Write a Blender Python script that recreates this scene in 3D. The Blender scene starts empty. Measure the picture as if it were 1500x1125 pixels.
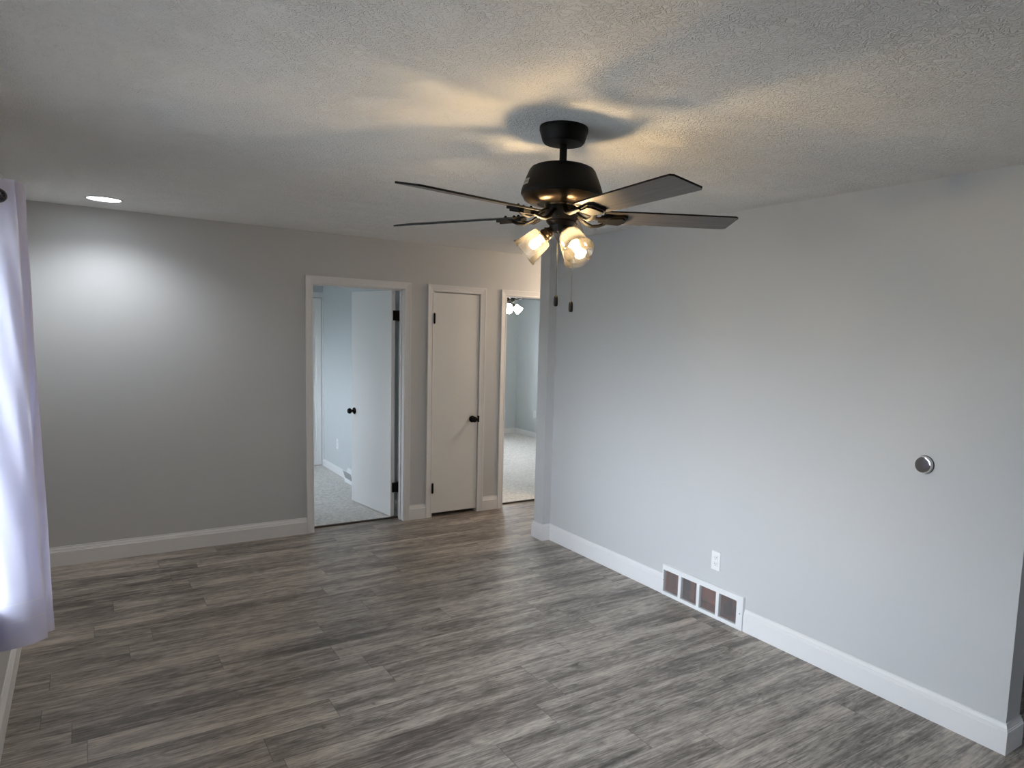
import bpy, bmesh, math, random
from mathutils import Vector, Matrix
PI = math.pi
random.seed(7)
sc = bpy.context.scene
C = sc.collection

# ------------------------------------------------------------------ camera
cam_d = bpy.data.cameras.new('camera'); cam = bpy.data.objects.new('camera', cam_d); C.objects.link(cam)
YAW, PITCH, ROLL = 0.61872, -0.103536, 0.033983
fw = Vector((math.sin(YAW)*math.cos(PITCH), math.cos(YAW)*math.cos(PITCH), math.sin(PITCH)))
rt = Vector((math.cos(YAW), -math.sin(YAW), 0)); up = rt.cross(fw)
r2 = rt*math.cos(ROLL)+up*math.sin(ROLL); u2 = up*math.cos(ROLL)-rt*math.sin(ROLL)
M = Matrix((r2, u2, -fw)).transposed().to_4x4(); M.translation = Vector((0, 0, 1.6923))
cam.matrix_world = M
cam_d.sensor_width = 36; cam_d.lens = 36*1019.01/1500
cam_d.shift_x = -96.97/1500; cam_d.shift_y = 34.91/1500
cam_d.clip_start = 0.02
sc.camera = cam

# ------------------------------------------------------------------ sky, exposure
SKY, GLOW = 12.3, 2.6
w = bpy.data.worlds.new('overcast_sky'); sc.world = w; w.use_nodes = True
_n = w.node_tree.nodes; _l = w.node_tree.links
_tc = _n.new('ShaderNodeTexCoord'); _sp = _n.new('ShaderNodeSeparateXYZ'); _rp = _n.new('ShaderNodeValToRGB'); _l.new(_tc.outputs['Generated'], _sp.inputs[0]); _l.new(_sp.outputs[2], _rp.inputs[0])
_e = _rp.color_ramp.elements; _e[0].position = 0.0; _e[0].color = (.13, .15, .16, 1); _e[1].position = .42; _e[1].color = (.36, .405, .465, 1)
_m = _e.new(.10); _m.color = (.31, .345, .39, 1)      # hazy treeline and low cloud below a bright overcast sky
_l.new(_rp.outputs[0], _n['Background'].inputs[0])
# the overcast is brightest where the veiled sun stands
_d = _n.new('ShaderNodeVectorMath'); _d.operation = 'DOT_PRODUCT'; _l.new(_tc.outputs['Generated'], _d.inputs[0]); _d.inputs[1].default_value = Vector((-.60, -.78, .10)).normalized()
_a = _n.new('ShaderNodeMath'); _a.operation = 'MAXIMUM'; _l.new(_d.outputs['Value'], _a.inputs[0]); _a.inputs[1].default_value = 0
_b = _n.new('ShaderNodeMath'); _b.operation = 'POWER'; _l.new(_a.outputs[0], _b.inputs[0]); _b.inputs[1].default_value = 2.2
_c = _n.new('ShaderNodeMath'); _c.operation = 'MULTIPLY_ADD'; _l.new(_b.outputs[0], _c.inputs[0]); _c.inputs[1].default_value = GLOW*SKY; _c.inputs[2].default_value = SKY
_l.new(_c.outputs[0], _n['Background'].inputs[1])
vs = sc.view_settings
vs.view_transform = 'Standard'; vs.look = 'None'; vs.exposure = 1.02; vs.gamma = 1; vs.use_curve_mapping = False
sc.display_settings.display_device = 'sRGB'
sc.cycles.max_bounces = 16; sc.cycles.diffuse_bounces = 10; sc.cycles.transparent_max_bounces = 24
BULB, CAN, HALL, BED_FAN = 240.0, 9.0, 46.0, 22.0      # emission strengths of the lamps

# ------------------------------------------------------------------ measured place (metres)
XL, XR, YB, YF, H = -0.3263, 3.1113, 5.8172, -1.6, 2.44
YN, YE, XP, YP = 1.1938, 4.7153, 3.037, 4.853
WT = 0.115
FX, FY = 1.446, 2.179

# ------------------------------------------------------------------ materials
def mat(name, col=(.8,.8,.8), rough=.5, metal=0., spec=.5, emit=None, es=0.):
    m = bpy.data.materials.new(name); m.use_nodes = True
    b = m.node_tree.nodes['Principled BSDF']
    b.inputs['Base Color'].default_value = (*col, 1); b.inputs['Roughness'].default_value = rough
    b.inputs['Metallic'].default_value = metal; b.inputs['Specular IOR Level'].default_value = spec
    if emit:
        b.inputs['Emission Color'].default_value = (*emit, 1); b.inputs['Emission Strength'].default_value = es
    return m
def nd(m, t, **kw):
    n = m.node_tree.nodes.new(t)
    for k, v in kw.items():
        if k.startswith('i_'): n.inputs[int(k[2:])].default_value = v
        else: setattr(n, k, v)
    return n
def ln(m, a, b): m.node_tree.links.new(a, b)
def pb(m): return m.node_tree.nodes['Principled BSDF']
def mth(m, op, a, b=None, c=None):
    n = nd(m, 'ShaderNodeMath', operation=op)
    for i, v in enumerate((a, b, c)):
        if v is None: continue
        if isinstance(v, (int, float)): n.inputs[i].default_value = v
        else: ln(m, v, n.inputs[i])
    return n.outputs[0]
def noise(m, vec, scale, detail=3, rough=.5, dist=0.):
    n = nd(m, 'ShaderNodeTexNoise'); n.inputs['Scale'].default_value = scale
    n.inputs['Detail'].default_value = detail; n.inputs['Roughness'].default_value = rough
    n.inputs['Distortion'].default_value = dist
    if vec is not None: ln(m, vec, n.inputs['Vector'])
    return n.outputs[0]
def objco(m): return nd(m, 'ShaderNodeTexCoord').outputs['Object']
def bump(m, h, strength, dist):
    b = nd(m, 'ShaderNodeBump'); b.inputs['Strength'].default_value = strength; b.inputs['Distance'].default_value = dist
    ln(m, h, b.inputs['Height']); ln(m, b.outputs[0], pb(m).inputs['Normal'])
def ramp(m, fac, stops):
    r = nd(m, 'ShaderNodeValToRGB'); e = r.color_ramp.elements
    while len(e) < len(stops): e.new(.5)
    for el, (p, c) in zip(e, stops): el.position = p; el.color = (*c, 1)
    ln(m, fac, r.inputs[0]); return r.outputs[0]

def paint(name, col, rough=.55):
    m = mat(name, col, rough, spec=.35); co = objco(m)
    bump(m, noise(m, co, 260, 3), .12, .001); return m
M_wall = paint('light_grey_wall_paint', (.555, .565, .572))
M_bed = paint('pale_blue_grey_wall_paint', (.56, .595, .605))
M_trim = mat('white_semigloss_trim', (.75, .75, .755), .38, spec=.4)
M_door = mat('white_door_paint', (.76, .76, .745), .38)
co = objco(M_door); mp = nd(M_door, 'ShaderNodeMapping'); mp.inputs['Scale'].default_value = (60, 60, 3); ln(M_door, co, mp.inputs[0])
bump(M_door, noise(M_door, mp.outputs[0], 1.0, 3), .1, .0006)

M_ceil = mat('textured_white_ceiling', (.90, .90, .89), .75, spec=.25)
m = M_ceil; co = objco(m)
n1 = noise(m, co, 36, 2, .5, 1.6); n2 = noise(m, co, 90, 3, .6, .5); n3 = noise(m, co, 7, 3)
rdg = mth(m, 'MAXIMUM', mth(m, 'SUBTRACT', 1.0, mth(m, 'MULTIPLY', mth(m, 'ABSOLUTE', mth(m, 'SUBTRACT', n1, .5)), 11.0)), 0.0)
rdg = mth(m, 'MULTIPLY', mth(m, 'SMOOTH_MIN', rdg, .8, .3), mth(m, 'MULTIPLY', mth(m, 'ADD', n3, -.18), 2.2))
bump(m, mth(m, 'ADD', rdg, mth(m, 'MULTIPLY', n2, .35)), .75, .0085)

# grey vinyl planks running along X
M_floor = mat('grey_brown_vinyl_plank', (.15, .14, .13), .42, spec=.5)
m = M_floor; co = objco(m); sx = nd(m, 'ShaderNodeSeparateXYZ'); ln(m, co, sx.inputs[0]); X, Y = sx.outputs[0], sx.outputs[1]
yr = mth(m, 'DIVIDE', mth(m, 'SUBTRACT', Y, 3.645), .181); row = mth(m, 'FLOOR', yr); fy = mth(m, 'FRACT', yr)
wn = nd(m, 'ShaderNodeTexWhiteNoise', noise_dimensions='1D'); ln(m, row, wn.inputs['W'])
xr_ = mth(m, 'DIVIDE', mth(m, 'ADD', X, mth(m, 'MULTIPLY', wn.outputs[0], 1.22)), 1.22)
colm = mth(m, 'FLOOR', xr_); fx = mth(m, 'FRACT', xr_)
cmb = nd(m, 'ShaderNodeCombineXYZ'); ln(m, row, cmb.inputs[0]); ln(m, colm, cmb.inputs[1])
wn2 = nd(m, 'ShaderNodeTexWhiteNoise', noise_dimensions='2D'); ln(m, cmb.outputs[0], wn2.inputs['Vector']); rnd = wn2.outputs[0]
def gv(sxx, syy, k):
    c = nd(m, 'ShaderNodeCombineXYZ')
    ln(m, mth(m, 'ADD', mth(m, 'MULTIPLY', X, sxx), mth(m, 'MULTIPLY', rnd, 37.0*k)), c.inputs[0])
    ln(m, mth(m, 'ADD', mth(m, 'MULTIPLY', Y, syy), mth(m, 'MULTIPLY', rnd, 91.0*k)), c.inputs[1])
    return c.outputs[0]
broad = noise(m, gv(.8, 7, 1), 1.0, 3, .5, .35)
mid = noise(m, gv(3.0, 30, 1.3), 1.0, 5, .68, .9)
fine = noise(m, gv(11, 190, .7), 1.0, 4, .7, .5)
blot = noise(m, gv(7, 15, 2.1), 1.0, 5, .65, 1.6)
ring = noise(m, gv(1.1, 7.5, 3.3), 1.0, 2, .5, .5)
lines = mth(m, 'SINE', mth(m, 'ADD', mth(m, 'MULTIPLY', ring, 120), mth(m, 'MULTIPLY', mid, 4)))
knot = mth(m, 'MAXIMUM', mth(m, 'SUBTRACT', noise(m, gv(8, 26, 4.7), 1.0, 2, .5, .8), .71), 0.0)
hair = noise(m, gv(4.5, 95, 5.3), 1.0, 4, .75, .8)
t = mth(m, 'ADD', mth(m, 'MULTIPLY', broad, .72), mth(m, 'MULTIPLY', mid, .62))
t = mth(m, 'ADD', t, mth(m, 'ADD', mth(m, 'MULTIPLY', fine, .55), mth(m, 'MULTIPLY', hair, .62))); t = mth(m, 'ADD', t, mth(m, 'MULTIPLY', blot, .42))
t = mth(m, 'ADD', t, mth(m, 'MULTIPLY', lines, .032))
t = mth(m, 'SUBTRACT', t, mth(m, 'MULTIPLY', knot, 3.2))
t = mth(m, 'ADD', t, mth(m, 'MULTIPLY', mth(m, 'SUBTRACT', rnd, .5), .10))
t = mth(m, 'SUBTRACT', t, .955)
colr = ramp(m, t, [(.26, (.070, .060, .052)), (.40, (.150, .131, .115)), (.51, (.250, .221, .194)), (.63, (.375, .332, .291)), (.80, (.53, .466, .40))])
ey = mth(m, 'MINIMUM', fy, mth(m, 'SUBTRACT', 1, fy)); ex = mth(m, 'MINIMUM', fx, mth(m, 'SUBTRACT', 1, fx))
sy = mth(m, 'LESS_THAN', ey, .006); sx_ = mth(m, 'LESS_THAN', ex, .0011)
seam = mth(m, 'MAXIMUM', sy, sx_)
mx = nd(m, 'ShaderNodeMix', data_type='RGBA'); ln(m, mth(m, 'MULTIPLY', seam, .6), mx.inputs[0]); ln(m, colr, mx.inputs[6]); mx.inputs[7].default_value = (.03, .027, .025, 1)
ln(m, mx.outputs[2], pb(m).inputs['Base Color'])
ln(m, mth(m, 'ADD', .30, mth(m, 'MULTIPLY', fine, .16)), pb(m).inputs['Roughness'])
bump(m, mth(m, 'SUBTRACT', mth(m, 'MULTIPLY', fine, .4), seam), .25, .0012)

M_carpet = mat('grey_beige_carpet_pile', (.4, .39, .37), .95, spec=.1)
m = M_carpet; co = objco(m)
f1 = noise(m, co, 38, 4, .7); f2 = noise(m, co, 220, 2)
ln(m, ramp(m, mth(m, 'ADD', mth(m, 'MULTIPLY', f1, .75), mth(m, 'MULTIPLY', f2, .25)), [(.33, (.46, .44, .41)), (.52, (.68, .655, .62)), (.70, (.84, .815, .77))]), pb(m).inputs['Base Color'])
bump(m, mth(m, 'ADD', f1, mth(m, 'MULTIPLY', f2, .5)), .45, .007)

M_black = mat('matte_black_metal', (.0045, .0043, .004), .5, spec=.16)
M_bronze = mat('dark_bronze_metal', (.05, .035, .022), .34, metal=.8)
M_hinge = mat('black_hinge', (.003, .003, .003), .5, spec=.15)
M_blade = mat('charcoal_wood_blade', (.07, .065, .063), .42, spec=.4)
m = M_blade; co = objco(m); mp = nd(m, 'ShaderNodeMapping'); mp.inputs['Scale'].default_value = (3, 60, 60); ln(m, co, mp.inputs[0])
ln(m, ramp(m, noise(m, mp.outputs[0], 1.0, 4, .6), [(.3, (.045, .041, .040)), (.7, (.10, .092, .088))]), pb(m).inputs['Base Color'])
M_plate = mat('silver_nameplate', (.42, .42, .41), .4, metal=.5)
M_ink = mat('dark_engraving', (.05, .05, .05), .5)
M_chain = mat('dark_bead_chain', (.012, .011, .010), .45, spec=.2)
M_brk = mat('black_bracket_metal', (.006, .0055, .005), .55, spec=.12)
M_ring = mat('pewter_grommet', (.18, .18, .19), .3, metal=.9)
M_slot = mat('outlet_slot', (.05, .05, .05), .6)
M_plas = mat('white_plastic', (.82, .82, .82), .35)
M_vent = mat('white_enamel_vent', (.78, .79, .80), .35)
M_duct = mat('reddish_brown_framing_wood', (.22, .085, .045), .7)
m = M_duct; co = objco(m); ln(m, ramp(m, noise(m, co, 6, 3), [(.35, (.02, .010, .009)), (.62, (.42, .11, .045))]), pb(m).inputs['Base Color'])
M_wire = mat('grey_white_wire', (.36, .36, .37), .5)
M_tin = mat('dull_duct_metal', (.38, .38, .38), .45, metal=.6)
M_strip = mat('brown_threshold_strip', (.06, .045, .033), .45)
M_seal = mat('carpet_edge_shadow_gap', (.02, .018, .016), .8)
M_glassface = mat('dark_mirror_glass', (.50, .50, .53), .07, metal=1.0)
M_rim = mat('brushed_silver_ring', (.62, .62, .62), .3, metal=.7)
M_ground = mat('concrete_outside', (.26, .26, .25), .95, spec=.1)
m = M_ground; ln(m, ramp(m, noise(m, objco(m), 3, 4), [(.3, (.22, .22, .21)), (.7, (.31, .31, .295))]), pb(m).inputs['Base Color'])
M_bulb = mat('warm_lit_bulb', (1, .9, .7), .4, emit=(1.0, .69, .35), es=BULB)
M_can = mat('cool_lit_lens', (1, 1, 1), .4, emit=(.93, .96, 1.0), es=CAN)
M_opal = mat('lit_white_glass_shade', (1, 1, 1), .4, emit=(1.0, .93, .84), es=BED_FAN)
M_hall = mat('warm_lit_dome', (1, 1, 1), .4, emit=(1.0, .76, .54), es=HALL)

def glass(name, haze):
    m = bpy.data.materials.new(name); m.use_nodes = True; nt = m.node_tree; nt.nodes.clear()
    out = nt.nodes.new('ShaderNodeOutputMaterial')
    tr = nd(m, 'ShaderNodeBsdfTransparent'); tr.inputs[0].default_value = (.97, .97, .965, 1)
    gl = nd(m, 'ShaderNodeBsdfGlossy'); gl.inputs['Roughness'].default_value = .02
    fr = nd(m, 'ShaderNodeFresnel'); fr.inputs[0].default_value = 1.5
    a = nd(m, 'ShaderNodeMixShader'); ln(m, fr.outputs[0], a.inputs[0]); ln(m, tr.outputs[0], a.inputs[1]); ln(m, gl.outputs[0], a.inputs[2])
    if haze:
        tl = nd(m, 'ShaderNodeBsdfTranslucent'); tl.inputs[0].default_value = (.95, .93, .9, 1)
        b = nd(m, 'ShaderNodeMixShader'); b.inputs[0].default_value = haze
        ln(m, a.outputs[0], b.inputs[1]); ln(m, tl.outputs[0], b.inputs[2]); a = b
    ln(m, a.outputs[0], out.inputs[0]); return m
M_shade = glass('clear_lamp_glass', .008)
M_pane = glass('window_pane_glass', 0)

def cloth(name, dc, tc, mixf):
    m = bpy.data.materials.new(name); m.use_nodes = True; m.node_tree.nodes.clear()
    out = nd(m, 'ShaderNodeOutputMaterial')
    df = nd(m, 'ShaderNodeBsdfDiffuse'); df.inputs[0].default_value = (*dc, 1)
    tl = nd(m, 'ShaderNodeBsdfTranslucent'); tl.inputs[0].default_value = (*tc, 1)
    a = nd(m, 'ShaderNodeMixShader'); a.inputs[0].default_value = mixf; ln(m, df.outputs[0], a.inputs[1]); ln(m, tl.outputs[0], a.inputs[2])
    b_ = nd(m, 'ShaderNodeBump'); b_.inputs['Strength'].default_value = .35; b_.inputs['Distance'].default_value = .006
    ln(m, noise(m, objco(m), 7, 3, .5, .6), b_.inputs['Height']); ln(m, b_.outputs[0], df.inputs['Normal']); ln(m, b_.outputs[0], tl.inputs['Normal'])
    ln(m, a.outputs[0], out.inputs[0]); return m
M_cloth = cloth('white_sheer_curtain_cloth', (.80, .80, .93), (.80, .81, .96), .36)
M_hem = cloth('doubled_curtain_hem', (.88, .88, .95), (.7, .7, .8), .2)

# ------------------------------------------------------------------ mesh helpers
def obj(name, bm, m=None, parent=None, smooth=False, bev=0., **props):
    if bev: bmesh.ops.bevel(bm, geom=[e for e in bm.edges if len(e.link_faces) == 2 and e.calc_face_angle(0) > .5], offset=bev, segments=2, affect='EDGES', profile=.5)
    bmesh.ops.recalc_face_normals(bm, faces=bm.faces)
    me = bpy.data.meshes.new(name); bm.to_mesh(me); bm.free()
    if m: me.materials.append(m)
    if smooth:
        me.shade_smooth()
        me.set_sharp_from_angle(angle=.6)
    o = bpy.data.objects.new(name, me); C.objects.link(o)
    if parent: o.parent = parent
    for k, v in props.items(): o[k] = v
    return o
def thing(name, label, cat, loc=(0,0,0), rz=0., group=None):
    o = bpy.data.objects.new(name, None); C.objects.link(o); o.location = loc; o.rotation_euler = (0, 0, rz)
    o.empty_display_size = .05; o['label'] = label; o['category'] = cat
    if group: o['group'] = group
    return o
def setting(name, loc=(0,0,0)):
    o = bpy.data.objects.new(name, None); C.objects.link(o); o.location = loc; o.empty_display_size = .05; o['kind'] = 'structure'
    return o
def tag(o, label, cat, group=None):
    o['label'] = label; o['category'] = cat
    if group: o['group'] = group
    return o
def B(bm, x0, x1, y0, y1, z0, z1, mtx=None):
    v = [bm.verts.new((x, y, z)) for x in (x0, x1) for y in (y0, y1) for z in (z0, z1)]
    for f in ((0,1,3,2), (4,6,7,5), (0,4,5,1), (2,3,7,6), (0,2,6,4), (1,5,7,3)): bm.faces.new([v[i] for i in f])
    if mtx is not None: bmesh.ops.transform(bm, matrix=mtx, verts=v)
    return v
def box(*a): bm = bmesh.new(); B(bm, *a); return bm
def lathe(bm, prof, seg=48, mtx=None):
    rings = []; vs_ = []
    for r, z in prof:
        if r < 1e-6: ring = [bm.verts.new((0, 0, z))]
        else: ring = [bm.verts.new((r*math.cos(2*PI*i/seg), r*math.sin(2*PI*i/seg), z)) for i in range(seg)]
        rings.append(ring); vs_ += ring
    for a, b in zip(rings, rings[1:]):
        for i in range(seg):
            j = (i+1) % seg
            if len(a) == 1 and len(b) == 1: continue
            if len(a) == 1: bm.faces.new((a[0], b[i], b[j]))
            elif len(b) == 1: bm.faces.new((a[i], a[j], b[0]))
            else: bm.faces.new((a[i], a[j], b[j], b[i]))
    if mtx is not None: bmesh.ops.transform(bm, matrix=mtx, verts=vs_)
def tube(bm, pts, r, seg=10, flat=1.0, cap=True):
    pts = [Vector(p) for p in pts]; prev = None; rings = []
    for i, p in enumerate(pts):
        d = (pts[min(i+1, len(pts)-1)]-pts[max(i-1, 0)]).normalized()
        a = Vector((0, 0, 1)) if abs(d.z) < .9 else Vector((1, 0, 0))
        s = d.cross(a).normalized(); u = s.cross(d).normalized()
        rr = r[i] if isinstance(r, (list, tuple)) else r
        rings.append([bm.verts.new(p+s*rr*math.cos(2*PI*k/seg)+u*rr*flat*math.sin(2*PI*k/seg)) for k in range(seg)])
    for a, b in zip(rings, rings[1:]):
        for k in range(seg): bm.faces.new((a[k], a[(k+1) % seg], b[(k+1) % seg], b[k]))
    if cap: bm.faces.new(rings[0][::-1]); bm.faces.new(rings[-1])
def prism(bm, poly, z0, z1, mtx=None):
    a = [bm.verts.new((x, y, z0)) for x, y in poly]; b = [bm.verts.new((x, y, z1)) for x, y in poly]; n = len(poly)
    bm.faces.new(a[::-1]); bm.faces.new(b)
    for i in range(n): bm.faces.new((a[i], a[(i+1) % n], b[(i+1) % n], b[i]))
    if mtx is not None: bmesh.ops.transform(bm, matrix=mtx, verts=a+b)
def align(p, d):      # matrix that puts local +Z along d at point p
    return Matrix.Translation(Vector(p)) @ Vector(d).to_track_quat('Z', 'Y').to_matrix().to_4x4()

def wallmesh(x0, x1, y0, y1, z0, z1, axis, holes=()):
    """box wall; holes are (a0,a1,z0,z1) rectangles cut through, a running along `axis`."""
    bm = bmesh.new(); A0, A1 = (x0, x1) if axis == 'x' else (y0, y1)
    As = sorted({A0, A1} | {v for h in holes for v in h[:2]}); Zs = sorted({z0, z1} | {v for h in holes for v in h[2:]})
    solid = {}
    for i in range(len(As)-1):
        for k in range(len(Zs)-1):
            ca, cz = (As[i]+As[i+1])/2, (Zs[k]+Zs[k+1])/2
            solid[i, k] = not any(h[0] < ca < h[1] and h[2] < cz < h[3] for h in holes)
    T0, T1 = (y0, y1) if axis == 'x' else (x0, x1)
    cache = {}
    def V(a, t, z):
        key = (round(a, 5), round(t, 5), round(z, 5))
        if key not in cache: cache[key] = bm.verts.new((a, t, z) if axis == 'x' else (t, a, z))
        return cache[key]
    for (i, k), s in solid.items():
        if not s: continue
        a0, a1, c0, c1 = As[i], As[i+1], Zs[k], Zs[k+1]
        bm.faces.new((V(a0, T0, c0), V(a1, T0, c0), V(a1, T0, c1), V(a0, T0, c1)))
        bm.faces.new((V(a0, T1, c0), V(a0, T1, c1), V(a1, T1, c1), V(a1, T1, c0)))
        if not solid.get((i-1, k)): bm.faces.new((V(a0, T0, c0), V(a0, T0, c1), V(a0, T1, c1), V(a0, T1, c0)))
        if not solid.get((i+1, k)): bm.faces.new((V(a1, T0, c0), V(a1, T1, c0), V(a1, T1, c1), V(a1, T0, c1)))
        if not solid.get((i, k-1)): bm.faces.new((V(a0, T0, c0), V(a0, T1, c0), V(a1, T1, c0), V(a1, T0, c0)))
        if not solid.get((i, k+1)): bm.faces.new((V(a0, T0, c1), V(a1, T0, c1), V(a1, T1, c1), V(a0, T1, c1)))
    return bm
def struct(name, bm, m, parent=None, **k):
    o = obj(name, bm, m, parent, **k)
    if parent is None: o['kind'] = 'structure'
    return o
BBP = [(0, 0), (.015, 0), (.015, .098), (.0125, .101), (.0125, .106), (.0105, .108), (.0105, .114), (.008, .119), (.0055, .126), (.0055, .133), (0, .133)]
CAP = [(0, 0), (.013, 0), (.013, .06), (.009, .072), (.004, .083), (0, .083)]
def sweep(path, prof=BBP):
    """profile (outward, z) along a floor path; outward is to the LEFT of travel; mitred corners."""
    bm = bmesh.new(); P = [Vector(p).to_2d() for p in path]; n = len(P); rings = []
    for i in range(n):
        nn = []
        if i > 0: d = (P[i]-P[i-1]).normalized(); nn.append(Vector((-d.y, d.x)))
        if i < n-1: d = (P[i+1]-P[i]).normalized(); nn.append(Vector((-d.y, d.x)))
        o = nn[0] if len(nn) == 1 else (nn[0]+nn[1])/(1+nn[0].dot(nn[1]))
        rings.append([bm.verts.new((P[i].x+o.x*a, P[i].y+o.y*a, z)) for a, z in prof])
    for a, b in zip(rings, rings[1:]):
        for k in range(len(prof)-1): bm.faces.new((a[k], a[k+1], b[k+1], b[k]))
        bm.faces.new((a[-1], a[0], b[0], b[-1]))
    bm.faces.new(rings[0]); bm.faces.new(rings[-1][::-1])
    return bm

# ------------------------------------------------------------------ setting: floors, ceiling, walls
EX, EY = 6.6, 10.30
struct('floor', box(XL-.15, EX, YF-.1, 5.935, -.06, 0), M_floor)
struct('floor_bedrooms', box(XL-.15, EX, 5.935, EY+.1, -.06, .012), M_carpet)
struct('ceiling', box(XL-.15, EX, YF-.1, EY+.1, H, H+.1), M_ceil)
struct('ground', box(-30, XL-.16, -25, 30, -.7, -.6), M_ground)
LWIN = (1.13, 3.10, .68, 2.09); BWIN = (6.45, 7.70, .92, 2.02); NWIN = (3.35, 5.65, .4, 2.15); FILL_WIN = (-1.4, -.1, .9, 2.05)  # the last opening is added for fill light
struct('wall_left', wallmesh(XL-.15, XL, YF-.1, EY+.1, 0, H, 'y', [LWIN, BWIN]), M_wall)
struct('wall_front', wallmesh(XL, EX, YF-.1, YF, 0, H, 'x'), M_wall)
D1, D2, D3 = (1.505, 2.265), (2.536, 2.992), (3.270, 4.032)
DT = 2.035
struct('wall_back', wallmesh(XL, EX, YB, YB+WT, 0, H, 'x', [(D1[0]-.018, D1[1]+.018, -1, DT+.018), (D2[0]-.018, D2[1]+.018, -1, DT+.018), (D3[0]-.018, D3[1]+.018, -1, DT+.018)]), M_wall)
VENT = (2.650, 3.305, .018, .176)
struct('wall_right', wallmesh(XR, XR+.125, YN, YP, 0, H, 'y', [VENT]), M_wall)
struct('wall_post', box(XP, XR, YE, YP, 0, H), M_wall)
struct('wall_hall', box(XR+.125, EX, YP-.115, YP, 0, H), M_wall)
struct('wall_far_right', wallmesh(EX, EX+.1, YF-.1, EY+.1, 0, H, 'y', [FILL_WIN]), M_wall)
# bedrooms
struct('wall_bedroom_right', box(2.345, 2.46, YB+WT, 8.62, 0, H), M_bed)
struct('wall_bedroom_far', wallmesh(XL, 2.46, 8.62, 8.735, 0, H, 'x', [(1.545, 2.333, -1, 2.035)]), M_bed)
struct('wall_bedroom_far_side', box(1.45, 2.46, 9.2, 9.3, 0, H), M_bed)
struct('wall_closet', box(2.46, 3.09, 6.55, 6.65, 0, H), M_bed)
struct('wall_second_bedroom_left', box(3.09, 3.2, YB+WT, EY, 0, H), M_bed)
struct('wall_second_bedroom_right', box(5.955, 6.07, YB+WT, EY, 0, H), M_bed)
struct('wall_second_bedroom_far', wallmesh(XL, EX, 10.195, EY+.1, 0, H, 'x', [NWIN]), M_bed)
# bedroom sides of the dividing wall and of the outer wall, painted in the bedroom colour
struct('wall_bedroom_front', wallmesh(XL+.004, 5.955, YB+WT, YB+WT+.004, 0, H, 'x', [(D1[0]-.018, D1[1]+.018, -1, DT+.018), (D2[0]-.018, D2[1]+.018, -1, DT+.018), (D3[0]-.018, D3[1]+.018, -1, DT+.018)]), M_bed)
struct('wall_bedroom_left', wallmesh(XL, XL+.004, YB+WT, 8.62, 0, H, 'y', [BWIN]), M_bed)
# baseboards
struct('baseboard_right', sweep([(XR+.125, YN+.6), (XR+.125, YN), (XR, YN), (XR, 2.614)]), M_trim)
struct('baseboard_right_far', sweep([(XR, 3.312), (XR, YE), (XP, YE), (XP, YP), (XR+2.5, YP)]), M_trim)
struct('baseboard_left', sweep([(1.446, YB), (XL, YB), (XL, YF)]), M_trim)
struct('baseboard_back', sweep([(2.4775, YB), (2.322, YB)]), M_trim)
struct('baseboard_back_far', sweep([(3.2115, YB), (3.0495, YB)]), M_trim)
struct('baseboard_bedroom', sweep([(2.345, YB+WT+.08), (2.345, 7.30)], CAP), M_trim).location.z = .012
struct('baseboard_bedroom_far', sweep([(2.345, 7.60), (2.345, 8.62)], CAP), M_trim).location.z = .012
struct('baseboard_second_bedroom', sweep([(5.955, YB+WT+.01), (5.955, 10.195), (3.2, 10.195)], CAP), M_trim).location.z = .012
struct('trim_threshold_left', box(D1[0], D1[1], 5.928, 5.948, 0, .014), M_strip)
struct('trim_threshold_right', box(D3[0], D3[1], 5.928, 5.948, 0, .014), M_strip)

# ------------------------------------------------------------------ doors
def casing(x0, x1, y, s=-1, W=.057, top=DT+.004):
    prof = [(0, 0), (0, .011), (.010, .013), (.014, .0105), (.040, .0145), (.050, .017), (W, .017), (W, 0)]
    bm = bmesh.new(); rings = []
    for cx, sx_, cz, k in ((x0, -1, 0, 0), (x0, -1, top, 1), (x1, 1, top, 1), (x1, 1, 0, 0)):
        rings.append([bm.verts.new((cx+sx_*u, y+s*t_, cz+k*u)) for u, t_ in prof])
    for a, b in zip(rings, rings[1:]):
        for k in range(len(prof)-1): bm.faces.new((a[k], a[k+1], b[k+1], b[k]))
    bm.faces.new(rings[0]); bm.faces.new(rings[-1]); return bm
def jamb(x0, x1, y0, y1, top=DT):
    bm = bmesh.new()
    B(bm, x0-.018, x0, y0, y1, 0, top+.018); B(bm, x1, x1+.018, y0, y1, 0, top+.018); B(bm, x0, x1, y0, y1, top, top+.018)
    return bm
def knob_mesh():
    bm = bmesh.new()
    lathe(bm, [(0, 0), (.031, 0), (.032, .004), (.028, .009), (.013, .012), (.0115, .030), (.020, .036), (.0265, .046), (.0265, .056), (.021, .064), (0, .067)], 32)
    return bm
def hinge_mesh(wide=True):
    bm = bmesh.new()
    lathe(bm, [(0, -.044), (.0085, -.044), (.0085, .044), (0, .044)], 14)
    lathe(bm, [(0, .044), (.0045, .046), (.003, .05), (0, .05)], 12); lathe(bm, [(0, -.05), (.003, -.05), (.0045, -.046), (0, -.044)], 12)
    return bm

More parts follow.
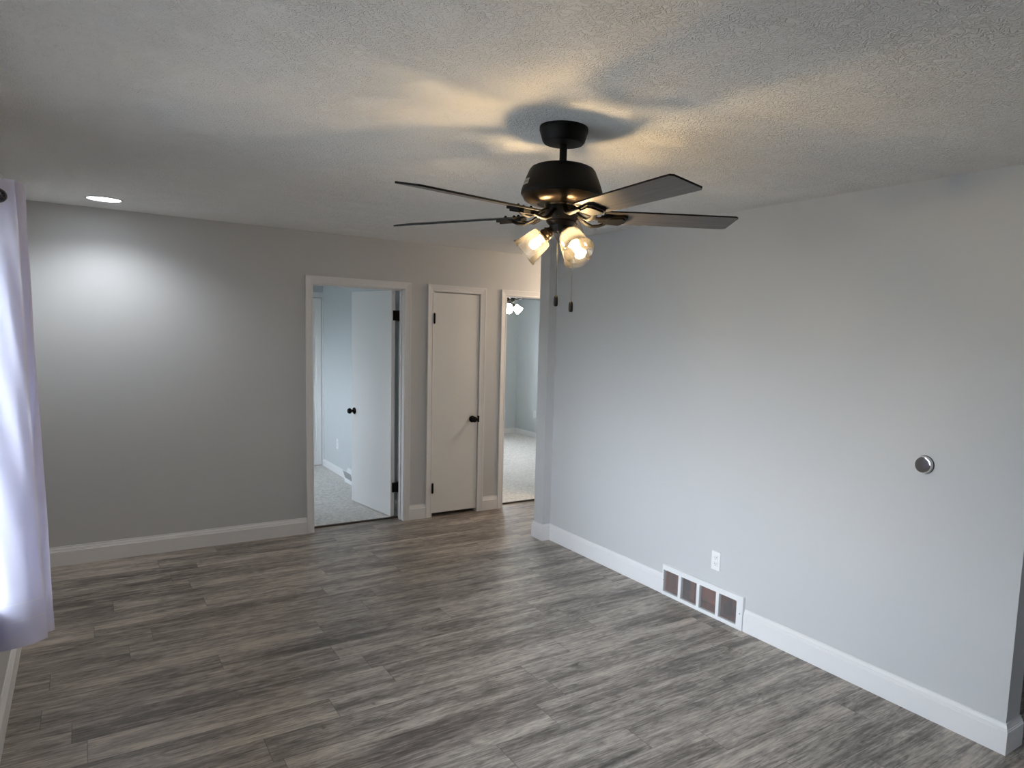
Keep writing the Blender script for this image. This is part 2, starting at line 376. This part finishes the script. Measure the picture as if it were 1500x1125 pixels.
# door_1: open slab door into the near bedroom
d1 = setting('door_1')
obj('jamb', jamb(*D1, YB-.001, YB+WT+.003), M_trim, d1)
obj('casing', casing(D1[0]-.002, D1[1]-.0005, YB-.0005), M_trim, d1)
obj('casing', casing(D1[0]-.002, D1[1]-.0005, YB+WT+.004, 1, .05), M_trim, d1)
bm = bmesh.new(); B(bm, D1[0], D1[0]+.011, YB+.045, YB+.072, 0, DT); B(bm, D1[1]-.011, D1[1], YB+.045, YB+.072, 0, DT); B(bm, D1[0], D1[1], YB+.045, YB+.072, DT-.011, DT)
obj('door_stop', bm, M_trim, d1)
ANG = math.atan2(6.690-5.934, 2.083-2.196)
leafm = Matrix.Translation((2.196, 5.934, 0)) @ Matrix.Rotation(ANG, 4, 'Z')       # local x along the leaf, local -y is the far face
leaf = obj('door_panel', box(0, .758, -.035, 0, .022, 2.028), M_door, d1, bev=.0015); leaf.matrix_local = leafm
kb = obj('door_knob', knob_mesh(), M_black, leaf, smooth=True, label='black door knob'); kb.matrix_local = Matrix.Translation((.700, 0, .905)) @ Matrix.Rotation(-PI/2, 4, 'X')
kb = obj('door_knob', knob_mesh(), M_black, leaf, smooth=True, label='black door knob'); kb.matrix_local = Matrix.Translation((.700, -.035, .905)) @ Matrix.Rotation(PI/2, 4, 'X')
for z in (1.812, .282):
    bm = hinge_mesh()
    B(bm, -.052, .002, -.006, .0, -.044, .044)
    hg = obj('hinge', bm, M_hinge, d1, label='black hinge'); hg.location = (2.2605, 5.936, z)

# door_2: narrow closed closet door
d2 = setting('door_2')
obj('jamb', jamb(*D2, YB-.001, YB+WT+.003), M_trim, d2)
obj('casing', casing(D2[0]-.001, D2[1]+.0, YB-.0005), M_trim, d2)
leaf = obj('door_panel', box(D2[0]+.004, D2[1]-.004, YB+.004, YB+.039, .034, DT-.005), M_door, d2, bev=.0015)
kb = obj('door_knob', knob_mesh(), M_black, leaf, smooth=True, label='black door knob'); kb.matrix_local = Matrix.Translation((D2[1]-.058, YB+.004, .885)) @ Matrix.Rotation(PI/2, 4, 'X')
for z in (1.80, .268):
    hg = obj('hinge', hinge_mesh(), M_hinge, d2, label='black hinge'); hg.location = (D2[0]+.003, YB-.016, z)
bm = box(D2[1]-.0035, D2[1]+.0075, YB-.0145, YB+.02, .855, .915); obj('strike_plate', bm, M_hinge, d2, label='black strike plate')

# door_3: doorway to the far bedroom, its door swung back out of sight
d3 = setting('door_3')
obj('jamb', jamb(*D3, YB-.001, YB+WT+.003), M_trim, d3)
obj('casing', casing(D3[0]-.001, D3[1]+.001, YB-.0005), M_trim, d3)
obj('casing', casing(D3[0]-.001, D3[1]+.001, YB+WT+.004, 1, .05), M_trim, d3)
hg = obj('hinge', hinge_mesh(), M_hinge, d3, label='black hinge'); hg.location = (D3[0]+.003, 5.94, 1.79)

# door_4: six-panel door in the far wall of the near bedroom
d4 = setting('door_4')
X0, X1, Y4 = 1.572, 2.326, 8.625
rows = [(.18, .776), (.97, 1.57), (1.70, 1.88)]; cols = [(X0+.11, (X0+X1)/2-.05), ((X0+X1)/2+.05, X1-.11+.05)]
bm = wallmesh(X0, X1, Y4, Y4+.012, .02, 2.03, 'x', [(c[0], c[1], r[0], r[1]) for c in cols for r in rows])
B(bm, X0, X1, Y4+.012, Y4+.035, .02, 2.03)
for c in cols:
    for r in rows: B(bm, c[0]+.028, c[1]-.028, Y4+.004, Y4+.014, r[0]+.03, r[1]-.03)
obj('door_panel', bm, M_door, d4)
bm = bmesh.new(); B(bm, X0-.085, X0-.022, 8.600, 8.62, 0, 2.10); B(bm, 2.330, 2.344, 8.600, 8.62, 0, 2.036); B(bm, X0-.085, 2.344, 8.596, 8.62, 2.036, 2.098)
obj('casing', bm, M_trim, d4, bev=.002)

# ------------------------------------------------------------------ windows (daylight comes in here)
def window(name, axis, a0, a1, z0, z1, inner, sgn, ncol=2):
    """inner: coordinate of the room-side wall face; sgn: direction out of the room."""
    wd = setting(name)
    def bx_(bm, a, b, t0, t1, c, d):
        t0, t1 = sorted((inner+sgn*t0, inner+sgn*t1))
        if axis == 'y': B(bm, t0, t1, a, b, c, d)
        else: B(bm, a, b, t0, t1, c, d)
    bm = bmesh.new()
    bx_(bm, a0-.06, a0, -.016, 0, z0-.06, z1+.06); bx_(bm, a1, a1+.06, -.016, 0, z0-.06, z1+.06); bx_(bm, a0, a1, -.016, 0, z1, z1+.06); bx_(bm, a0, a1, -.016, 0, z0-.06, z0-.02)
    obj('casing', bm, M_trim, wd)
    bm = bmesh.new(); bx_(bm, a0-.07, a1+.07, -.05, .08, z0-.02, z0); obj('window_sill', bm, M_trim, wd)
    bm = bmesh.new(); f = .045
    bx_(bm, a0, a0+f, .07, .12, z0, z1); bx_(bm, a1-f, a1, .07, .12, z0, z1); bx_(bm, a0, a1, .07, .12, z1-f, z1); bx_(bm, a0, a1, .07, .12, z0, z0+f)
    for i in range(1, ncol):
        c = a0+(a1-a0)*i/ncol; bx_(bm, c-f/2, c+f/2, .07, .12, z0, z1)
    obj('window_frame', bm, M_trim, wd)
    bm = bmesh.new(); bx_(bm, a0+f*.6, a1-f*.6, .093, .097, z0+f*.6, z1-f*.6); obj('window_pane', bm, M_pane, wd)
    L = bpy.data.lights.new(name+'_portal', 'AREA'); L.shape = 'RECTANGLE'; L.size = a1-a0; L.size_y = z1-z0; L.cycles.is_portal = True
    o = bpy.data.objects.new(name+'_portal', L); C.objects.link(o); o.parent = wd
    mid_ = (a0+a1)/2; t = inner+sgn*.14
    o.location = (t, mid_, (z0+z1)/2) if axis == 'y' else (mid_, t, (z0+z1)/2)
    d = Vector((-sgn, 0, 0)) if axis == 'y' else Vector((0, -sgn, 0))
    q = d.to_track_quat('-Z', 'Z' if axis == 'y' else 'Z'); o.rotation_euler = q.to_euler()
    return wd
window('window_1', 'y', *LWIN, XL, -1, 3)
window('window_2', 'y', *BWIN, XL, -1, 2)
window('window_3', 'x', *NWIN, 10.195, 1, 2)
window('added_fill_window', 'y', *FILL_WIN, EX, 1, 2)  # unseen window added on the far right to lift the ambient light

# ------------------------------------------------------------------ ceiling fans
def make_fan(name, label, loc, phi, tilt, shade_mat, bulb_mat, lamp_az, pale=False):
    root = thing(name, label, 'ceiling fan', (*loc, H), 0); LF = .045 if pale else 0.
    bm = bmesh.new(); lathe(bm, [(0, 0), (.087, 0), (.0885, -.004), (.0885, -.014), (.082, -.034), (.077, -.050), (.071, -.057), (.03, -.060), (0, -.060)], 56)
    obj('canopy', bm, M_black, root, smooth=True)
    bm = bmesh.new(); lathe(bm, [(0, -.05), (.0135, -.05), (.0135, -.128+LF), (.024, -.130+LF), (.024, -.140+LF), (0, -.140+LF)], 28)
    obj('downrod', bm, M_black, root, smooth=True)
    bm = bmesh.new()
    lathe(bm, [(0, -.133), (.060, -.134), (.098, -.139), (.113, -.146), (.121, -.156), (.138, -.196), (.148, -.226), (.1505, -.238), (.148, -.244), (.1425, -.2445), (.134, -.262), (.112, -.272), (.07, -.275), (0, -.275)], 72)
    bmesh.ops.translate(bm, vec=(0, 0, LF), verts=bm.verts); mh = obj('motor_housing', bm, M_black, root, smooth=True)
    bm = bmesh.new(); lathe(bm, [(.1440, -.2448), (.1458, -.2455), (.1380, -.2610), (.1160, -.2735), (.09, -.2755), (.09, -.272), (.112, -.270), (.134, -.259)], 72)
    bmesh.ops.translate(bm, vec=(0, 0, LF), verts=bm.verts); obj('motor_band', bm, M_bronze, root, smooth=True, label='bronze band under the motor housing')
    # nameplate: small silver rectangle hugging the housing on the side of the window
    if not pale:
        bm = bmesh.new(); ink = bmesh.new(); az0 = math.radians(163); n = 8; dz0, dz1 = -.217, -.197
        def hp(a, z, off):
            r = .148+(.138-.148)*(z+.226)/.030 if z > -.226 else .148+(-.226-z)*.2
            return ((r+off)*math.cos(a), (r+off)*math.sin(a), z)
        for k in range(n):
            a0_, a1_ = az0+(.29)*k/n, az0+(.29)*(k+1)/n
            q = [bm.verts.new(hp(a, z, o_)) for o_ in (.0002, .0016) for a, z in ((a0_, dz0), (a1_, dz0), (a1_, dz1), (a0_, dz1))]
            for f in ((4,5,6,7), (0,1,5,4), (2,3,7,6), (0,3,2,1)): bm.faces.new([q[i] for i in f])
            if k in (0, n-1): bm.faces.new([q[i] for i in ((0,4,7,3) if k == 0 else (1,2,6,5))])
        np_ = obj('nameplate', bm, M_plate, root, label='small silver maker plate')
        for k in range(6):
            a = az0+.035+.04*k
            for (aa, z0_, z1_) in ((a, dz0+.005, dz1-.005), (a+.016, dz0+.005, dz1-.005)):
                q = [ink.verts.new(hp(x, z, .002)) for x, z in ((aa, z0_), (aa+.007, z0_), (aa+.007, z1_), (aa, z1_))]; ink.faces.new(q)
            q = [ink.verts.new(hp(x, z, .002)) for x, z in ((a, (dz0+dz1)/2-.0015), (a+.02, (dz0+dz1)/2-.0015), (a+.02, (dz0+dz1)/2+.0015), (a, (dz0+dz1)/2+.0015))]; ink.faces.new(q)
        obj('plate_marking', ink, M_ink, np_)
    bm = bmesh.new()
    lathe(bm, [(0, -.268+LF), (.064, -.268+LF), (.064, -.276), (.0595, -.280), (.0595, -.326), (.057, -.330), (.0555, -.331), (.0555, -.336), (.047, -.346), (.042, -.350), (.040, -.362), (.034, -.372), (.012, -.376), (0, -.376)], 48)
    for a in (225, 300, 20):
        a = math.radians(a); lathe(bm, [(0, 0), (.004, 0), (.003, .003), (0, .004)], 10, align((.0592*math.cos(a), .0592*math.sin(a), -.318), (math.cos(a), math.sin(a), 0)))
    obj('switch_housing', bm, M_black, root, smooth=True)
    # rotor
    tl_ = Vector((0, 0, 1)).rotation_difference(Vector(tilt)).to_matrix().to_4x4()
    base = Matrix.Translation((-.002, .002, 2.130-H+LF)) @ tl_
    first = None
    for k in range(5):
        mtx = base @ Matrix.Rotation(phi+k*math.radians(72), 4, 'Z')
        if first is None:
            bm = bmesh.new()
            P = [(.162, -.050), (.170, -.056), (.30, -.0605), (.66, -.0645), (.682, -.0635), (.692, -.055), (.692, .055), (.682, .0635), (.66, .0645), (.30, .0605), (.170, .056), (.162, .050)]
            prism(bm, P, -.003, .003)
            bl = obj('blade', bm, M_blade, root, bev=.0012); bl.data.materials.append(M_black)
            for f_ in bl.data.polygons: f_.material_index = 0 if f_.normal.z < -.9 else 1
            bm = bmesh.new()          # bracket: two curved arms and a trapezoid plate under the blade
            for s in (-1, 1):
                pts = [(.052, s*.016, .016), (.075, s*.024, .004), (.100, s*.034, -.014), (.128, s*.040, -.024), (.155, s*.040, -.021), (.180, s*.032, -.014)]
                tube(bm, pts, [.009, .010, .011, .0115, .011, .009], 10, .5)
            prism(bm, [(.150, -.026), (.235, -.040), (.252, -.028), (.252, .028), (.235, .040), (.150, .026)], -.0125, -.0035)
            prism(bm, [(.168, -.024), (.228, -.034), (.240, -.024), (.240, .024), (.228, .034), (.168, .024)], -.019, -.0125)
            br = obj('blade_bracket', bm, M_brk, bl, smooth=True)
            bm = bmesh.new()
            lathe(bm, [(0, .0025), (.0065, .0025), (.006, .0055), (.003, .0095), (0, .010)], 12)
            scw = obj('screw', bm, M_black, bl, smooth=True); scw.location = (.18, .018, 0)
            first = [bl, br, scw]
            for q_ in ((.18, -.018, 0), (.225, 0, 0)):
                c = scw.copy(); C.objects.link(c); c.parent = bl; c.location = q_; first.append(c)
        else:
            bl = first[0].copy(); C.objects.link(bl); bl.parent = root
            for ch in first[1:]:
                c = ch.copy(); C.objects.link(c); c.parent = bl
        bl.matrix_local = mtx @ Matrix.Rotation(-.199, 4, 'X')
    # lamps
    for az in lamp_az:
        a = math.radians(az); dh = Vector((math.cos(a), math.sin(a), 0)); ax = (dh*.755+Vector((0, 0, -.656))).normalized()
        neck = dh*.064+Vector((0, 0, 2.050-H))
        bm = bmesh.new()
        tube(bm, [dh*.020+Vector((0, 0, -.352)), dh*.034+Vector((0, 0, -.362)), neck-ax*.020], .013, 14)
        lathe(bm, [(0, -.034), (.016, -.034), (.019, -.028), (.0225, -.026), (.0225, -.022), (.0205, -.020), (.024, -.012), (.024, -.007), (.022, -.005), (.0265, .001), (.0265, .006), (.017, .009), (0, .009)], 28, align(neck, ax))
        arm = obj('lamp_socket', bm, M_black if pale else M_bronze, root, smooth=True)
        bm = bmesh.new()
        pr = [(.027, -.001), (.036, .001), (.0415, .006), (.0435, .014), (.0475, .050), (.0525, .084), (.0555, .089), (.0565, .093), (.0555, .0955), (.0535, .0945), (.0515, .089), (.0455, .050), (.0415, .015), (.0395, .008), (.035, .0035), (.027, .0015)]
        lathe(bm, pr+[pr[0]], 64, align(neck, ax))
        obj('lamp_shade', bm, shade_mat, arm, smooth=True, label='lit white glass shade' if pale else 'clear glass bell shade')
        if bulb_mat:
            bm = bmesh.new(); lathe(bm, [(0, .012), (.009, .012), (.0115, .022), (.0150, .034), (.0160, .043), (.0145, .052), (.009, .059), (0, .061)], 24, align(neck, ax))
            obj('bulb', bm, bulb_mat, arm, smooth=True, label='lit warm bulb')
    # pull chains
    if not pale:
        for (dx, dy, zt_, zb_) in ((-.031, -.027, -.342, 1.834-H), (.037, -.026, -.342, 1.816-H)):
            bm = bmesh.new(); z = zt_
            tube(bm, [(dx, dy, zt_+.012), (dx, dy, zb_)], .0005, 5)
            while z > zb_:
                bmesh.ops.create_icosphere(bm, subdivisions=1, radius=.0017, matrix=Matrix.Translation((dx, dy, z))); z -= .0042
            pc = obj('pull_chain', bm, M_chain, root, smooth=True)
            bm = bmesh.new(); lathe(bm, [(0, .002), (.004, .001), (.0068, -.003), (.0080, -.012), (.0082, -.026), (.0075, -.035), (.005, -.038), (0, -.038)], 18, Matrix.Translation((dx, dy, zb_)))
            obj('pull_fob', bm, M_black, pc, smooth=True)
    return root
make_fan('ceiling_fan', 'black five-blade ceiling fan with three clear glass lamps in the living room', (FX, FY), math.radians(-92.11), (-.028, .014, 1), M_shade, M_bulb, (146, -94, 26))
make_fan('ceiling_fan', 'ceiling fan with lit white glass shades seen through the right-hand doorway', (4.62, 8.12), math.radians(10), (0, 0, 1), M_opal, None, (-10, -130, 110), True)

# ------------------------------------------------------------------ ceiling lights
t = thing('recessed_light', 'round lit recessed light in the ceiling at the far left', 'ceiling light', (.130, 5.345, H))
bm = bmesh.new(); lathe(bm, [(.087, -.001), (.087, -.005), (.092, -.0075), (.101, -.004), (.1035, 0), (.087, 0)], 56); obj('trim_ring', bm, M_trim, t, smooth=True)
bm = bmesh.new(); lathe(bm, [(0, -.0055), (.0868, -.0055), (.0868, -.001), (0, -.001)], 56); obj('lens', bm, M_can, t, label='lit white lens')
L = bpy.data.lights.new('recessed_beam', 'SPOT'); L.energy = 15; L.color = (.92, .96, 1.0); L.spot_size = math.radians(150); L.spot_blend = .9; L.shadow_soft_size = .05
o = bpy.data.objects.new('recessed_beam', L); C.objects.link(o); o.parent = t; o.location = (0, 0, -.062)
t = thing('hall_light', 'warm lit dome light on the hallway ceiling behind the wall post', 'ceiling light', (4.35, 5.33, H))
bm = bmesh.new(); lathe(bm, [(0, 0), (.15, 0), (.155, -.01), (.15, -.025), (0, -.025)], 40); obj('light_base', bm, M_black, t, smooth=True)
bm = bmesh.new(); lathe(bm, [(.14, -.024), (.145, -.035), (.13, -.07), (.09, -.1), (.04, -.115), (0, -.118)], 40); obj('dome', bm, M_hall, t, smooth=True)

# ------------------------------------------------------------------ return vent in the right wall
vt = thing('return_vent', 'white wall return vent with four mesh panels low on the right wall', 'vent', (0, 0, 0))
VY0, VY1 = 2.616, 3.310; PW, GAP = .1405, .0245
pan = [(2.6640+i*(PW+GAP), 2.6640+i*(PW+GAP)+PW) for i in range(4)]
obj('frame', wallmesh(XR-.021, XR-.001, VY0, VY1, .001, .203, 'y', [(a, b, .024, .170) for a, b in pan]), M_vent, vt, bev=.003)
for y in (VY0+.022, VY1-.012):
    bm = bmesh.new(); lathe(bm, [(0, 0), (.0045, 0), (.004, .0015), (0, .002)], 12, align((XR-.021, y, .100), (-1, 0, 0)))
    obj('screw', bm, M_tin, vt, label='grey mounting screw')
for a, b in pan:
    bm = bmesh.new(); z0, z1 = .022, .172; sl = .55; st = .0125; hw = .00036
    for sgn in (1, -1):
        y = a-(z1-z0)/sl
        while y < b+(z1-z0)/sl:
            # line z = z0 + sgn*sl*(Y-y) (or from the top)
            zs, ze = (z0, z1) if sgn > 0 else (z1, z0)
            pts = [(y, zs), (y+(z1-z0)/sl, ze)]
            (ya, za), (yb_, zb) = pts
            t0, t1 = max(0, (a-ya)/(yb_-ya)), min(1, (b-ya)/(yb_-ya))
            if t1 > t0:
                p = (ya+(yb_-ya)*t0, za+(zb-za)*t0); q = (ya+(yb_-ya)*t1, za+(zb-za)*t1)
                d = Vector((q[0]-p[0], q[1]-p[1]))
                if d.length > .004:
                    nrm = Vector((-d.y, d.x)).normalized()*hw
                    vv = [bm.verts.new((x, p_[0]+s*nrm.x, p_[1]+s*nrm.y)) for x in (XR-.0135, XR-.0115) for p_ in (p, q) for s in (1, -1)]
                    for f in ((0,1,3,2), (4,6,7,5), (0,2,6,4), (1,5,7,3)): bm.faces.new([vv[i] for i in f])
            y += st
    obj('mesh_panel', bm, M_wire, vt, label='white diamond wire mesh')
bm = bmesh.new()
B(bm, XR+.095, XR+.12, VENT[0]+.001, VENT[1]-.001, VENT[2]+.001, VENT[3]-.001)
B(bm, XR+.001, XR+.095, VENT[1]-.012, VENT[1]-.001, VENT[2]+.001, VENT[3]-.001)
B(bm, XR+.02, XR+.095, 2.80, 2.838, VENT[2]+.001, VENT[3]-.001)
B(bm, XR+.03, XR+.095, 3.06, 3.10, VENT[2]+.001, VENT[3]-.001)
B(bm, XR+.002, XR+.095, VENT[0]+.001, VENT[1]-.001, VENT[2]+.001, VENT[2]+.006)
obj('cavity', bm, M_duct, vt, label='reddish brown wood behind the mesh')
bm = bmesh.new(); prism(bm, [(.0, .0), (.11, .0), (.11, .012), (.0, .012)], -.002, .002, Matrix.Translation((XR+.05, 2.70, .118)) @ Matrix.Rotation(math.radians(22), 4, 'X') @ Matrix(((0, 0, 1, 0), (1, 0, 0, 0), (0, 1, 0, 0), (0, 0, 0, 1))))
obj('duct_strap', bm, M_tin, vt, label='grey metal strap inside the vent')

# ------------------------------------------------------------------ outlets
def outlet(name, label, x, y, z):
    t = thing(name, label, 'outlet', (x, y, z), 0, None)
    bm = box(-.006, 0, -.035, .035, -.0572, .0572); obj('cover_plate', bm, M_plas, t, bev=.002)
    for s in (1, -1):
        bm = box(-.0085, -.005, -.0165, .0165, s*.0195-.014, s*.0195+.014); r = obj('receptacle', bm, M_plas, t, bev=.0012)
        bm = bmesh.new(); zc = s*.0195
        B(bm, -.0091, -.0083, -.0075, -.0055, zc-.001, zc+.008); B(bm, -.0091, -.0083, .0055, .0075, zc-.001, zc+.006); B(bm, -.0091, -.0083, -.002, .002, zc-.0095, zc-.0055)
        obj('slots', bm, M_slot, r, label='dark socket slots')
    return t
outlet('wall_outlet', 'white duplex wall outlet just above the return vent on the right wall', XR, 2.860, .353)
outlet('wall_outlet', 'small white outlet on the pale blue wall seen through the left doorway', 2.345, 8.03, .36)
outlet('wall_outlet', 'small white outlet on the far bedroom wall seen through the right doorway', 5.955, 9.575, .392)

# baseboard register in the near bedroom
rg = thing('baseboard_register', 'white baseboard heat register seen beyond the open door', 'vent', (2.345, 7.45, .012))
bm = bmesh.new()
v = [(0, 0), (-.055, 0), (-.055, .030), (-.020, .145), (0, .150)]
a = [bm.verts.new((x, -.15, z)) for x, z in v]; b = [bm.verts.new((x, .15, z)) for x, z in v]
bm.faces.new(a); bm.faces.new(b[::-1])
for i in range(5): bm.faces.new((a[i], b[i], b[(i+1) % 5], a[(i+1) % 5]))
obj('housing', bm, M_vent, rg, bev=.002)
bm = bmesh.new()
for i in range(18):
    y = -.135+i*.0155; prism(bm, [(0, 0), (.004, 0), (.004, .09), (0, .09)], 0, .0015, Matrix.Translation((-.0515, y, .044)) @ Matrix.Rotation(math.radians(-17), 4, 'Y') @ Matrix(((0, 0, -1, 0), (1, 0, 0, 0), (0, 1, 0, 0), (0, 0, 0, 1))))
obj('grille_slats', bm, M_tin, rg)

# ------------------------------------------------------------------ thermostat
th = thing('thermostat', 'small round mirror-faced thermostat with silver rim on the right wall', 'thermostat', (XR, 1.629, 1.161))
th.rotation_euler = Vector((-1, 0, 0)).to_track_quat('Z', 'Y').to_euler()
bm = bmesh.new(); lathe(bm, [(0, 0), (.0415, 0), (.0425, .002), (.0420, .006), (0, .006)], 56); obj('back_plate', bm, M_slot, th, smooth=True, label='dark back plate')
bm = bmesh.new(); lathe(bm, [(0, .006), (.0400, .006), (.0408, .010), (.0402, .020), (.0380, .0235), (.0365, .0235), (.036, .022), (0, .022)], 56); obj('ring', bm, M_rim, th, smooth=True, label='silver ring')
bm = bmesh.new(); lathe(bm, [(.0366, .0225), (.0345, .0234), (.030, .0236), (.015, .02372), (0, .02375)], 56); obj('glass_face', bm, M_glassface, th, smooth=True, label='dark reflective glass face')

# ------------------------------------------------------------------ curtain and rod
def crom(P, u):
    n = len(P)-1; f = min(max(u*n, 0), n-1e-6); i = int(f); t_ = f-i
    p0, p1, p2, p3 = (P[max(i-1, 0)], P[i], P[i+1], P[min(i+2, n)])
    return tuple(.5*((2*b)+(-a+c)*t_+(2*a-5*b+4*c-d)*t_*t_+(-a+3*b-3*c+d)*t_**3) for a, b, c, d in zip(p0, p1, p2, p3))
TOP = [(-.197, 3.500), (-.235, 3.497), (-.298, 3.500), (-.311, 3.522), (-.29, 3.545), (-.21, 3.545), (-.172, 3.560), (-.19, 3.585), (-.29, 3.597), (-.31, 3.62), (-.29, 3.645), (-.2, 3.652), (-.18, 3.67), (-.2, 3.69), (-.300, 3.70)]
BOT = [(-.158, 3.43), (-.207, 3.372), (-.283, 3.368), (-.311, 3.405), (-.29, 3.45), (-.19, 3.462), (-.142, 3.50), (-.155, 3.555), (-.27, 3.57), (-.31, 3.60), (-.28, 3.64), (-.17, 3.65), (-.148, 3.665), (-.18, 3.69), (-.300, 3.70)]
KS = .889
TOP = [(x*KS, y*KS+(.05*max(0, y-3.55)/.15)) for x, y in TOP]; BOT = [(x*KS, y*KS+(.05*max(0, y-3.55)/.15)) for x, y in BOT]
ZT, ZB = 2.154, .545
def S(u, v):          # v: 0 top .. 1 bottom
    a = crom(TOP, u); b = crom(BOT, u); k = v**1.15
    x = a[0]+(b[0]-a[0])*k; y = a[1]+(b[1]-a[1])*k
    wv = (math.sin(v*9+u*31)*.0040+math.sin(v*23+u*75)*.0014)*math.sin(PI*min(1, v*1.02+.02))**.5
    x += wv*.3; y += wv*1.6
    x = max(x, XL+.008)
    return Vector((x, y, ZT+(ZB-ZT)*v+.006*math.sin(u*22)*v))
def patch(u0, u1, v0, v1, nu, nv, off=0., hole=True):
    bm = bmesh.new(); G = []
    for j in range(nv+1):
        R_ = []
        for i in range(nu+1):
            u, v = u0+(u1-u0)*i/nu, v0+(v1-v0)*j/nv; p = S(u, v)
            if off:
                e = .002; n_ = (S(min(u+e, 1), v)-S(max(u-e, 0), v)).cross(S(u, min(v+e, 1))-S(u, max(v-e, 0))).normalized(); p = p+n_*off
            R_.append(bm.verts.new(p))
        G.append(R_)
    for j in range(nv):
        for i in range(nu):
            c = (G[j][i].co+G[j+1][i+1].co)/2
            if hole and (c.x-GX)**2+(c.z-GZ)**2 < .0175**2: continue
            bm.faces.new((G[j][i], G[j][i+1], G[j+1][i+1], G[j+1][i]))
    return bm
GZ = 2.096; GX = -.2205
cu = obj('curtain', patch(0, 1, 0, 1, 220, 200), M_cloth, None, smooth=True)
tag(cu, 'white sheer grommet curtain bunched at the left wall window', 'curtain')
obj('header_band', patch(0, 1, .0, .072, 220, 20, .0012), M_cloth, cu, smooth=True)
obj('bottom_hem', patch(0, 1, .942, 1, 220, 8, .0014, False), M_cloth, cu, smooth=True)
for v_ in (.905, .9425): obj('hem_stitching', patch(0, 1, v_-.0012, v_+.0012, 220, 2, .0022, False), M_hem, cu, smooth=True, label='white stitched hem line')
obj('side_hem', patch(0, .020, .072, .90, 4, 120, .0012, False), M_hem, cu, smooth=True)
# where each leaf crosses the rod
prev = None; cr = []
for i in range(1201):
    p = S(i/1200, (ZT-GZ)/(ZT-ZB))
    if prev is not None and (prev.x-GX)*(p.x-GX) < 0: cr.append(((prev+p)/2, (p-prev).normalized()))
    prev = p
for p, d in cr:
    nrm = Vector((-d.y, d.x, 0)).normalized(); bm = bmesh.new()
    R0, r0 = .0205, .0042; n1_, n2_ = 36, 10; rg_ = []
    for i in range(n1_):
        a = 2*PI*i/n1_; rg_.append([bm.verts.new(((R0+r0*1.15*math.cos(2*PI*j/n2_))*math.cos(a), (R0+r0*1.15*math.cos(2*PI*j/n2_))*math.sin(a), r0*.8*math.sin(2*PI*j/n2_))) for j in range(n2_)])
    for i in range(n1_):
        for j in range(n2_): bm.faces.new((rg_[i][j], rg_[(i+1) % n1_][j], rg_[(i+1) % n1_][(j+1) % n2_], rg_[i][(j+1) % n2_]))
    g = obj('grommet', bm, M_ring, cu, smooth=True, label='dark metal grommet ring'); g.matrix_local = align((GX, p.y, GZ), nrm)
rd = thing('curtain_rod', 'dark metal curtain rod carrying the white curtain', 'curtain rod', (GX, 2.15, GZ))
bm = bmesh.new(); tube(bm, [(0, -1.45, 0), (0, 1.42, 0)], .0115, 20); obj('rod', bm, M_bronze, rd, smooth=True)
for y in (-1.45, 1.42):
    bm = bmesh.new(); lathe(bm, [(0, -.01), (.014, -.01), (.014, 0), (.010, .004), (.018, .012), (.021, .022), (.016, .034), (0, .038)], 20, align((0, y, 0), (0, 1 if y > 0 else -1, 0))); obj('finial', bm, M_bronze, rd, smooth=True)
for y in (-1.38, 1.36):
    bm = bmesh.new(); B(bm, XL-GX+.0005, -.010, y-.006, y+.006, -.004, .004); B(bm, XL-GX+.0005, XL-GX+.005, y-.014, y+.014, -.035, .035)
    tube(bm, [(-.016*math.cos(a), y, -.016*math.sin(a)) for a in [PI*k/8 for k in range(0, 9)]], .003, 8); obj('bracket', bm, M_bronze, rd)
